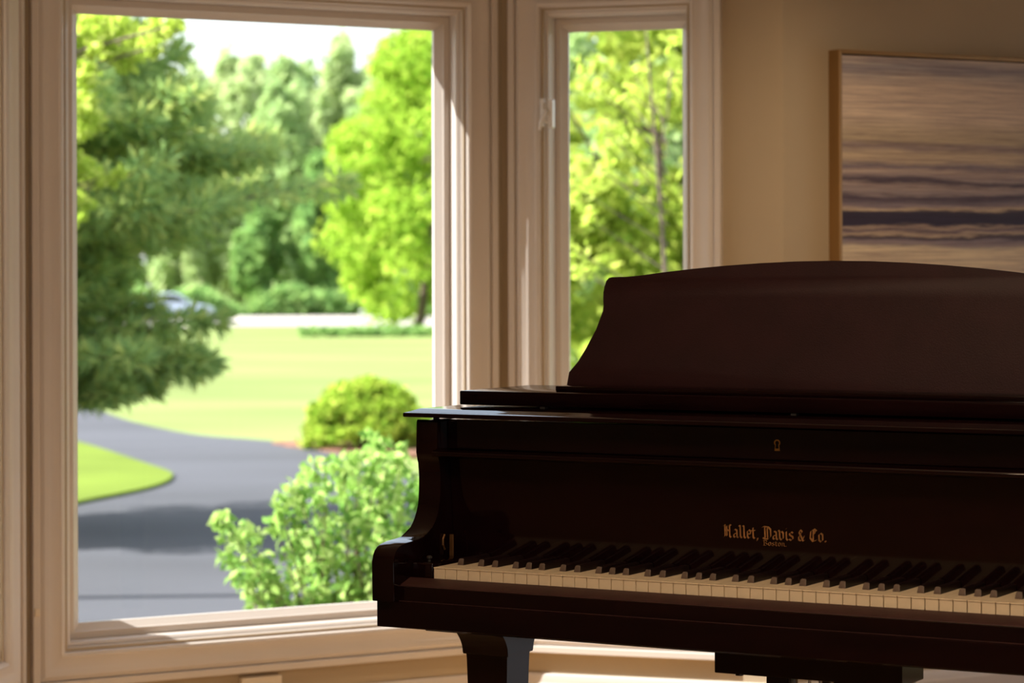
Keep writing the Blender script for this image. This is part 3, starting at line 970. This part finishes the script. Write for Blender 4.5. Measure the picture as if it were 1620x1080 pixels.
# far woods, front row to back row
woods = [
 # px, top, Y, half width, material, label
 (408, 330, 162, 35, 'leaf_wood_dark', 'low dark green tree at the roadside edge of the woods'),
 (505, 255, 162, 38, 'leaf_wood_dark', 'dark green tree in the far woods left of the yellow-green maple'),
 (296, 150, 172, 60, 'leaf_wood_pale', 'pale green woodland tree just right of the pine, first of the far woods'),
 (450, 150, 172, 58, 'leaf_wood', 'mid green round-topped tree in the middle of the far woods'),
 (600, 150, 172, 68, 'leaf_wood', 'mid green woodland tree half hidden behind the yellow-green maple'),
 (925, 50, 172, 110, 'leaf_wood', 'mid green woodland tree behind the foliage in the narrow window'),
 (296, 118, 197, 58, 'leaf_wood_pale', 'pale crown of a rear tree rising between pine and far woods'),
 (460, 104, 197, 62, 'leaf_wood', 'mid green crown of a rear tree filling the middle of the skyline'),
 (618, 78, 197, 60, 'leaf_wood_pale', 'pale crown of a rear tree just left of the maple top'),
 (215, 88, 184, 78, 'leaf_wood', 'mid green woodland tree seen behind the pine at far left'),
 (380, 96, 184, 76, 'leaf_wood_pale', 'haze-paled green tree in the far woods under the open sky'),
 (530, 82, 184, 58, 'leaf_wood_pale', 'tallest pale green tree of the far woods, reaching the window head'),
 (705, 60, 184, 66, 'leaf_wood', 'woodland tree behind the maple and the post between the two windows'),
 (1390, 60, 178, 130, 'leaf_wood_pale', 'pale woodland tree far beyond the picture wall, right of the narrow window'),
 (1660, 80, 180, 120, 'leaf_wood', 'mid green woodland tree farthest right beyond the picture wall'),
 (1090, 10, 184, 110, 'leaf_wood', 'tall woodland tree at the right edge of the narrow window view'),
]
for px, ty, Y, hw_, mt, lab in woods:
    tree_px('woodland_tree', lab, px, ty, Y, hw_, mt, n_cl=60, n_leaf=6000, leaf=0.55, trunk_r=0.22, shape=[(-1, 0.95), (0.2, 1.0), (0.6, 0.9), (0.85, 0.65), (1, 0.3)], bot=0.02, depth=3.2, cl=(0.20, 0.36), fill=0.2)
# undergrowth along the road
P = np.stack([RNG.uniform(-34, 22, 9000), RNG.uniform(153.5, 156, 9000), np.zeros(9000)], 1)
hgt = 1.1 + 0.9 * np.sin(P[:, 0] * 0.9) * np.sin(P[:, 0] * 0.37 + 1)
P[:, 2] = gz(P[:, 1]) + RNG.uniform(0.02, 1, 9000) * (hgt + 0.6)
o = link_mesh('undergrowth', leaves_mesh('undergrowth', P, np.tile((0, -0.4, 0.8), (9000, 1)), 0.4), M['leaf_wood_dark'])
tag(o, 'dark green roadside undergrowth along the foot of the woods', 'undergrowth', kind='stuff')

# the yellow-green maple by the road
tree_px('maple_tree', 'bright yellow-green maple at the right of the big window, near the road', 700, 46, 112, 205, 'leaf_maple',
        n_cl=140, n_leaf=24000, leaf=0.24, trunk_r=0.22, tx=-1.0, cx=1.0, bot=0.05, cl=(0.15, 0.26), fill=0.6, shape=[(-1, 0.72), (-0.7, 0.92), (-0.3, 1.0), (0.1, 0.94), (0.4, 0.78), (0.7, 0.54), (0.9, 0.34), (1, 0.2)])
P = np.stack([RNG.uniform(-8.2, 2, 1800), RNG.uniform(102.5, 104.5, 1800), np.zeros(1800)], 1)
P[:, 2] = gz(P[:, 1]) + RNG.uniform(0, 0.34, 1800)
o = link_mesh('ground_cover', leaves_mesh('ground_cover', P, np.tile((0, 0, 1.0), (1800, 1)), 0.22), M['leaf_wood_dark'])
tag(o, 'low dark green ground cover in the grass under the maple', 'ground cover', kind='stuff')

# foliage seen through the narrow window
tree_px('feathery_tree', 'feathery yellow-green tree filling the narrow window', 1045, -60, 30, 330, 'leaf_conifer',
        n_cl=110, n_leaf=16000, leaf=0.085, trunk_r=0.10, egg=0.25, bot=0.05, aspect=2.4, cl=(0.12, 0.24), fill=0.45)
tree_px('broadleaf_tree', 'darker green tree behind the feathery one in the narrow window', 930, 120, 52, 190, 'leaf_wood',
        n_cl=60, n_leaf=9000, leaf=0.16, trunk_r=0.15, egg=0.2, bot=0.03)

# pine at the left: whorls of branches carrying needle tufts
def pine(base, height):
    root = empty('pine_tree', base)
    tag(root, 'dark green pine with drooping branches at the left of the big window', 'tree')
    mb = MB()
    mb.path([(0, 0, -0.2), (0.02, 0, 1.2), (-0.02, 0, 3.0), (0, 0, height)], [0.16, 0.14, 0.09, 0.015], 8)
    prof = [(0.3, 1.2), (1.1, 1.30), (1.45, 1.72), (1.56, 1.65), (1.58, 1.25), (1.92, 1.2), (1.97, 2.1), (2.4, 2.62), (2.8, 2.2), (3.3, 1.75), (3.6, 1.15), (4.0, 0.9), (4.6, 0.75), (5.4, 0.3)]
    def L(h):
        for (h0, l0), (h1, l1) in zip(prof[:-1], prof[1:]):
            if h0 <= h <= h1: return l0 + (l1 - l0) * (h - h0) / (h1 - h0)
        return 0.3
    T = []
    h = 1.12
    while h < height - 0.15:
        nb = 12
        a0 = RNG.uniform(0, 2 * PI)
        for k in range(nb):
            a = a0 + 2 * PI * k / nb + RNG.uniform(-0.25, 0.25)
            ln = L(h) * RNG.uniform(0.72, 1.06)
            d = Vector((math.cos(a), math.sin(a), 0))
            rise = RNG.uniform(-0.22, 0.10) + 0.12 * (h / height)
            if h < 1.6: rise = RNG.uniform(-0.22, 0.0)
            elif 1.93 < h < 2.45: rise = RNG.uniform(-0.10, 0.12)
            h_ = h + RNG.uniform(-0.09, 0.09)
            pts = [Vector((0, 0, h_)) + d * (ln * s) + Vector((0, 0, ln * (rise * s + 0.10 * s * s))) for s in (0, 0.35, 0.7, 1.0)]
            mb.path(pts, [0.030, 0.022, 0.013, 0.005], 5)
            for s in np.arange(0.22, 1.0, 0.085):
                i = min(2, int(s * 3)); p = pts[i].lerp(pts[i + 1], s * 3 - i)
                side = Vector((-d.y, d.x, 0))
                for sg in (-1, 1):
                    sl = ln * 0.34 * (1.15 - s) * RNG.uniform(0.6, 1.2)
                    tip = p + side * sg * sl + d * sl * 0.7 + Vector((0, 0, RNG.uniform(-0.05, 0.08)))
                    for tt in np.arange(0.3, 1.01, 0.35):
                        q = p.lerp(tip, tt)
                        T.append((q, (tip - p).normalized()))
                T.append((p, d))
            T.append((pts[-1], d))
        h += 0.20
    mb.build('trunk', M['bark'], root, smooth=60)
    V = []
    for q, d in T:
        nn = 11
        for k in range(nn):
            r = Vector(RNG.normal(size=3)).normalized()
            dr = (d * 0.75 + r * 0.85 + Vector((0, 0, 0.12))).normalized()
            ln = RNG.uniform(0.09, 0.16)
            sd = dr.orthogonal().normalized()
            sd = (sd * math.cos(k) + dr.cross(sd) * math.sin(k)) * 0.0055
            o_ = q + r * 0.03
            V.append([o_ - sd, o_ + dr * ln * 0.4 - sd * 2.6, o_ + dr * ln, o_ + dr * ln * 0.4 + sd * 2.6])
    me = quads('needles', np.array([[tuple(c) for c in v] for v in V]))
    link_mesh('foliage', me, M['needle'], root)
    return root
YP = 20.0
pine((-3.95, YP, gz(YP)), 5.6)

# lime-leaved tree whose branches reach in from the left
root = empty('lime_tree', (-3.35, 15.5, gz(15.5)))
tag(root, 'bright lime-leaved tree reaching in at the upper left of the big window', 'tree')
mb = MB()
mb.path([(0, 0, -0.2), (0.05, 0, 1.5), (0.1, 0, 3.0), (0.15, 0, 4.6)], [0.09, 0.075, 0.05, 0.015], 8)
cl_c = []
for px, y, rr in [(128, 70, .13), (150, 45, .14), (185, 42, .12), (215, 62, .12), (250, 45, .10), (270, 40, .08), (200, 95, .10), (135, 120, .10), (130, 160, .09), (142, 190, .11), (125, 210, .09),
                  (128, 265, .10), (145, 285, .09), (170, 285, .07), (188, 272, .05), (128, 320, .09), (122, 345, .06), (240, 75, .08), (165, 75, .12), (90, 110, .2), (80, 250, .2), (60, 60, .25), (40, 180, .25)]:
    p = at(px, y, 15.5 + RNG.uniform(-0.5, 0.5)) - root.location
    cl_c.append((p, rr))
    st = Vector((0.08, 0, max(0.8, p.z - 0.5)))
    mb.path([st, st.lerp(p, 0.55) + Vector((0, 0, 0.08)), p], [0.022, 0.013, 0.004], 6)
mb.build('trunk', M['bark'], root, smooth=60)
P, D = [], []
for p, rr in cl_c:
    q, d = shell_points(p, (rr, rr, rr * 0.8), int(72 * (rr / 0.1) ** 1.5), 0.1)
    P.append(q); D.append(d * 0.5 + np.array((0, 0, 0.6)))
link_mesh('foliage', leaves_mesh('foliage', np.concatenate(P), np.concatenate(D), 0.044, 1.5), M['leaf_near'], root)

# a lime twig in the narrow window
root = empty('birch_sapling', (1.05, 17, gz(17)))
tag(root, 'slender sapling with scattered bright leaves close outside the narrow window', 'tree')
mb = MB()
pts = [(0, 0, -0.2), (-0.03, 0, 1.2), (-0.10, 0, 2.4), (-0.22, 0, 3.9)]
mb.path(pts, [0.022, 0.018, 0.012, 0.004], 7)
P = []
for px, y in [(915, 425), (930, 430), (908, 395), (935, 140), (960, 165), (985, 150), (945, 200), (920, 250), (915, 300), (1005, 120), (1000, 190), (925, 100), (1060, 100), (1070, 70), (980, 230), (930, 345), (1040, 160), (955, 270)]:
    p = at(px, y, 17 + RNG.uniform(-0.3, 0.3)) - root.location
    st = Vector((-0.05, 0, max(0.9, p.z - 0.35)))
    mb.path([st, p], [0.006, 0.002], 5)
    q, d = shell_points(p, (0.10, 0.10, 0.09), 16, 0.2)
    P.append(q)
P = np.concatenate(P)
mb.build('trunk', M['bark'], root, smooth=60)
link_mesh('foliage', leaves_mesh('foliage', P, np.tile((0, -0.3, 0.7), (len(P), 1)), 0.05, 1.4), M['leaf_near'], root)

# round clipped bush in the mulch bed
gp = ground(580, 712)
root = empty('round_bush', (gp.x, gp.y, gz(gp.y) + 0.04))
tag(root, 'rounded yellow-green bush on the mulch bed beside the driveway', 'bush')
P, D = [], []
R_ = 108 * gp.y / F
for k in range(70):
    d = RNG.normal(size=3); d /= np.linalg.norm(d); d[2] = abs(d[2])
    c = np.array((d[0] * R_ * 0.80, d[1] * R_ * 0.80, 0.06 + d[2] * 0.62))
    q, dd = shell_points(c, (0.19, 0.19, 0.13), 120, 0.2)
    P.append(q); D.append(dd * 0.6 + d * 0.6)
P, D = np.concatenate(P), np.concatenate(D)
P[:, 2] = np.maximum(P[:, 2], 0.02)
link_mesh('foliage', leaves_mesh('foliage', P, D, 0.055, 1.6), M['leaf_bush'], root)
mb = MB()
for k in range(9):
    a = k * 0.7
    mb.path([(0.05 * math.cos(a), 0.05 * math.sin(a), -0.05), (0.3 * math.cos(a), 0.3 * math.sin(a), 0.3), (0.5 * math.cos(a), 0.5 * math.sin(a), 0.5)], [0.016, 0.012, 0.005], 6)
mb.build('stem', M['stem'], root, smooth=60)

# leafy shrub right outside the picture window
YS = 11.2
sb = Vector(((545 - CX) / F * YS, YS, gz(YS)))
root = empty('leafy_shrub', sb)
tag(root, 'leafy light green shrub just outside the big window beside the piano', 'shrub')
mb = MB()
P, D = [], []
tips = [(352, 822, .055), (372, 845, .07), (365, 880, .07), (395, 850, .06), (385, 915, .07), (410, 890, .07), (405, 935, .07), (430, 920, .07), (445, 800, .06), (435, 830, .06), (470, 775, .07), (462, 815, .08),
        (480, 855, .08), (470, 900, .08), (500, 745, .07), (515, 790, .09), (520, 840, .09), (510, 890, .09), (495, 935, .08), (545, 735, .08), (560, 775, .10), (560, 830, .10), (555, 885, .10), (545, 935, .09),
        (590, 745, .09), (600, 795, .10), (605, 850, .10), (595, 905, .10), (590, 950, .09), (632, 745, .08), (640, 790, .10), (645, 850, .10), (640, 905, .10), (586, 692, .05), (600, 712, .06), (632, 716, .05), (610, 700, .04), (570, 722, .05),
        (680, 780, .10), (690, 840, .11), (690, 900, .11), (720, 820, .11), (450, 955, .07), (520, 965, .08), (640, 960, .10)]
for px, y, rr in tips:
    p = at(px, y, YS + RNG.uniform(-0.28, 0.28)) - sb
    st = Vector((RNG.uniform(-0.12, 0.12), RNG.uniform(-0.08, 0.08), -0.05))
    md_ = st.lerp(p, 0.5) + Vector((p.x * 0.10, 0, 0.08))
    mb.path([st, md_, p], [0.009, 0.006, 0.002], 6)
    n = int(46 * (rr / 0.08) ** 1.7)
    q, d = shell_points(p, (rr, rr, rr * 0.9), n, 0.15)
    P.append(q); D.append(d * 0.5 + np.array((0, -0.1, 0.6)))
    # leaves along the twig
    for s in np.arange(0.45, 0.95, 0.06):
        e = md_.lerp(p, (s - 0.5) * 2) if s > 0.5 else st.lerp(md_, s * 2)
        q, d = shell_points(e, (0.035, 0.035, 0.03), 3, 0.2)
        P.append(q); D.append(d * 0.5 + np.array((0, -0.1, 0.6)))
link_mesh('foliage', leaves_mesh('foliage', np.concatenate(P), np.concatenate(D), 0.030, 1.9, 0.55), M['leaf_shrub'], root)
mb.build('stem', M['stem'], root, smooth=60)

# car on the road beyond the pine
YC = 141.0
X0 = (206 - CX) / F * YC
car = empty('car', (X0, YC, gz(YC) + 0.20), 0.05)
tag(car, 'silver blue car on the road half hidden by the pine branches', 'car')
CB = [(0.0, 0.35), (0.05, 0.72), (0.25, 0.92), (1.0, 0.98), (3.1, 0.95), (4.1, 0.84), (4.45, 0.68), (4.5, 0.35), (4.3, 0.22), (0.2, 0.22)]
MB().prism(CB, 'y', -0.85, 0.85, 0.08, 3).build('body', M['carpaint'], car, smooth=50)
CG = [(0.35, 0.92), (0.95, 1.42), (1.3, 1.50), (2.3, 1.50), (2.6, 1.44), (3.35, 0.93)]
cab = MB().prism(CG, 'y', -0.72, 0.72, 0.10, 3).build('cabin', M['carpaint'], car, smooth=50)
for a, b in (([(0.62, 0.97), (1.05, 1.38), (1.55, 1.42), (1.55, 0.97)], 1), ([(1.65, 0.97), (1.65, 1.42), (2.3, 1.42), (2.55, 1.36), (3.05, 0.97)], 1)):
    MB().prism(a, 'y', -0.735, -0.71).build('window', M['carglass'], cab)
MB().box(0.0, 0.10, -0.80, -0.55, 0.62, 0.82, 0.02).build('tail_lamp', M['redlens'], car)
for wx in (0.85, 3.6):
    for wy in (-0.80, 0.62):
        w_ = MB().tube((wx, wy - 0.05, 0.31), (wx, wy + 0.17, 0.31), 0.31, n=24).build('wheel', M['tyre'], car, smooth=40)
        MB().tube((wx, wy - 0.06, 0.31), (wx, wy - 0.04, 0.31), 0.19, n=18).build('hubcap', M['steel'], w_, smooth=40)

# white post at the roadside
gp = at(573, 500, 131.5)
ps = empty('roadside_post', (gp.x, gp.y, gz(gp.y)))
tag(ps, 'short white post at the roadside left of the maple', 'post')
MB().box(-0.10, 0.10, -0.10, 0.10, 0.0, 0.75, 0.02).build('shaft', M['post'], ps)
MB().box(-0.13, 0.13, -0.13, 0.13, 0.74, 0.82, 0.02).build('cap', M['post'], ps)

# ------------------------------------------------------------------ light
SUN_AZ, SUN_EL = math.radians(95.5), math.radians(44)      # azimuth to the left of the view axis
sd = Vector((-math.sin(SUN_AZ) * math.cos(SUN_EL), math.cos(SUN_AZ) * math.cos(SUN_EL), math.sin(SUN_EL)))
sun = bpy.data.lights.new('sun', 'SUN')
sun.energy = 15.5
sun.angle = math.radians(0.6)
sun.color = (1.0, 0.97, 0.92)
so = bpy.data.objects.new('sun', sun)
so.rotation_euler = sd.to_track_quat('Z', 'Y').to_euler()
so.location = sd * 60
COL.objects.link(so)

world = bpy.data.worlds.new('sky')
SC.world = world
world.use_nodes = True
nt = world.node_tree
nt.nodes.clear()
wo = nt.nodes.new('ShaderNodeOutputWorld')
bg = nt.nodes.new('ShaderNodeBackground')
sky = nt.nodes.new('ShaderNodeTexSky')
sky.sky_type = 'NISHITA'
sky.sun_disc = False
sky.sun_elevation = SUN_EL
sky.sun_rotation = -SUN_AZ
sky.air_density = 1.0
sky.dust_density = 3.0
sky.ozone_density = 1.0
bg.inputs['Strength'].default_value = 0.62
mxs = nt.nodes.new('ShaderNodeMix')              # thin bright cloud veils the blue
mxs.data_type = 'RGBA'
mxs.inputs['Factor'].default_value = 0.6
mxs.inputs[7].default_value = (2.2, 2.25, 2.3, 1)
nt.links.new(sky.outputs[0], mxs.inputs[6])
nt.links.new(mxs.outputs[2], bg.inputs[0])
nt.links.new(bg.outputs[0], wo.inputs[0])

def fill_light(name, loc, power, col, radius):
    l = bpy.data.lights.new(name, 'POINT')
    l.energy = power
    l.color = col
    l.shadow_soft_size = radius
    o = bpy.data.objects.new(name, l)
    o.location = loc
    COL.objects.link(o)
fill_light('keyboard_fill', (0.2, 3.1, 1.95), 46, (1.0, 0.70, 0.45), 0.18)  # added warm fill with no fitting, brightens keys and room
fill_light('rear_fill', (-1.6, -1.2, 1.3), 26, (1.0, 0.72, 0.47), 0.15)  # added unseen fill behind the camera, no fitting modelled

dl = bpy.data.lights.new('bay_downlight', 'SPOT')          # recessed can in the ceiling by the picture wall
dl.energy = 98
dl.color = (1.0, 0.75, 0.49)
dl.spot_size = math.radians(128)
dl.spot_blend = 1.0
dl.shadow_soft_size = 0.07
do = bpy.data.objects.new('bay_downlight', dl)
do.location = C23 + N1 * 0.86 - W1 * 0.22 + Vector((0, 0, H - 0.01))
COL.objects.link(do)

SC.view_settings.view_transform = 'Standard'
SC.view_settings.look = 'None'
SC.view_settings.exposure = 0.0
SC.view_settings.gamma = 1.0
SC.view_settings.use_curve_mapping = False
SC.cycles.max_bounces = 10
SC.cycles.diffuse_bounces = 5
SC.cycles.transparent_max_bounces = 16
SC.cycles.use_denoising = True
SC.cycles.sample_clamp_indirect = 8.0
SC.cycles.caustics_reflective = False
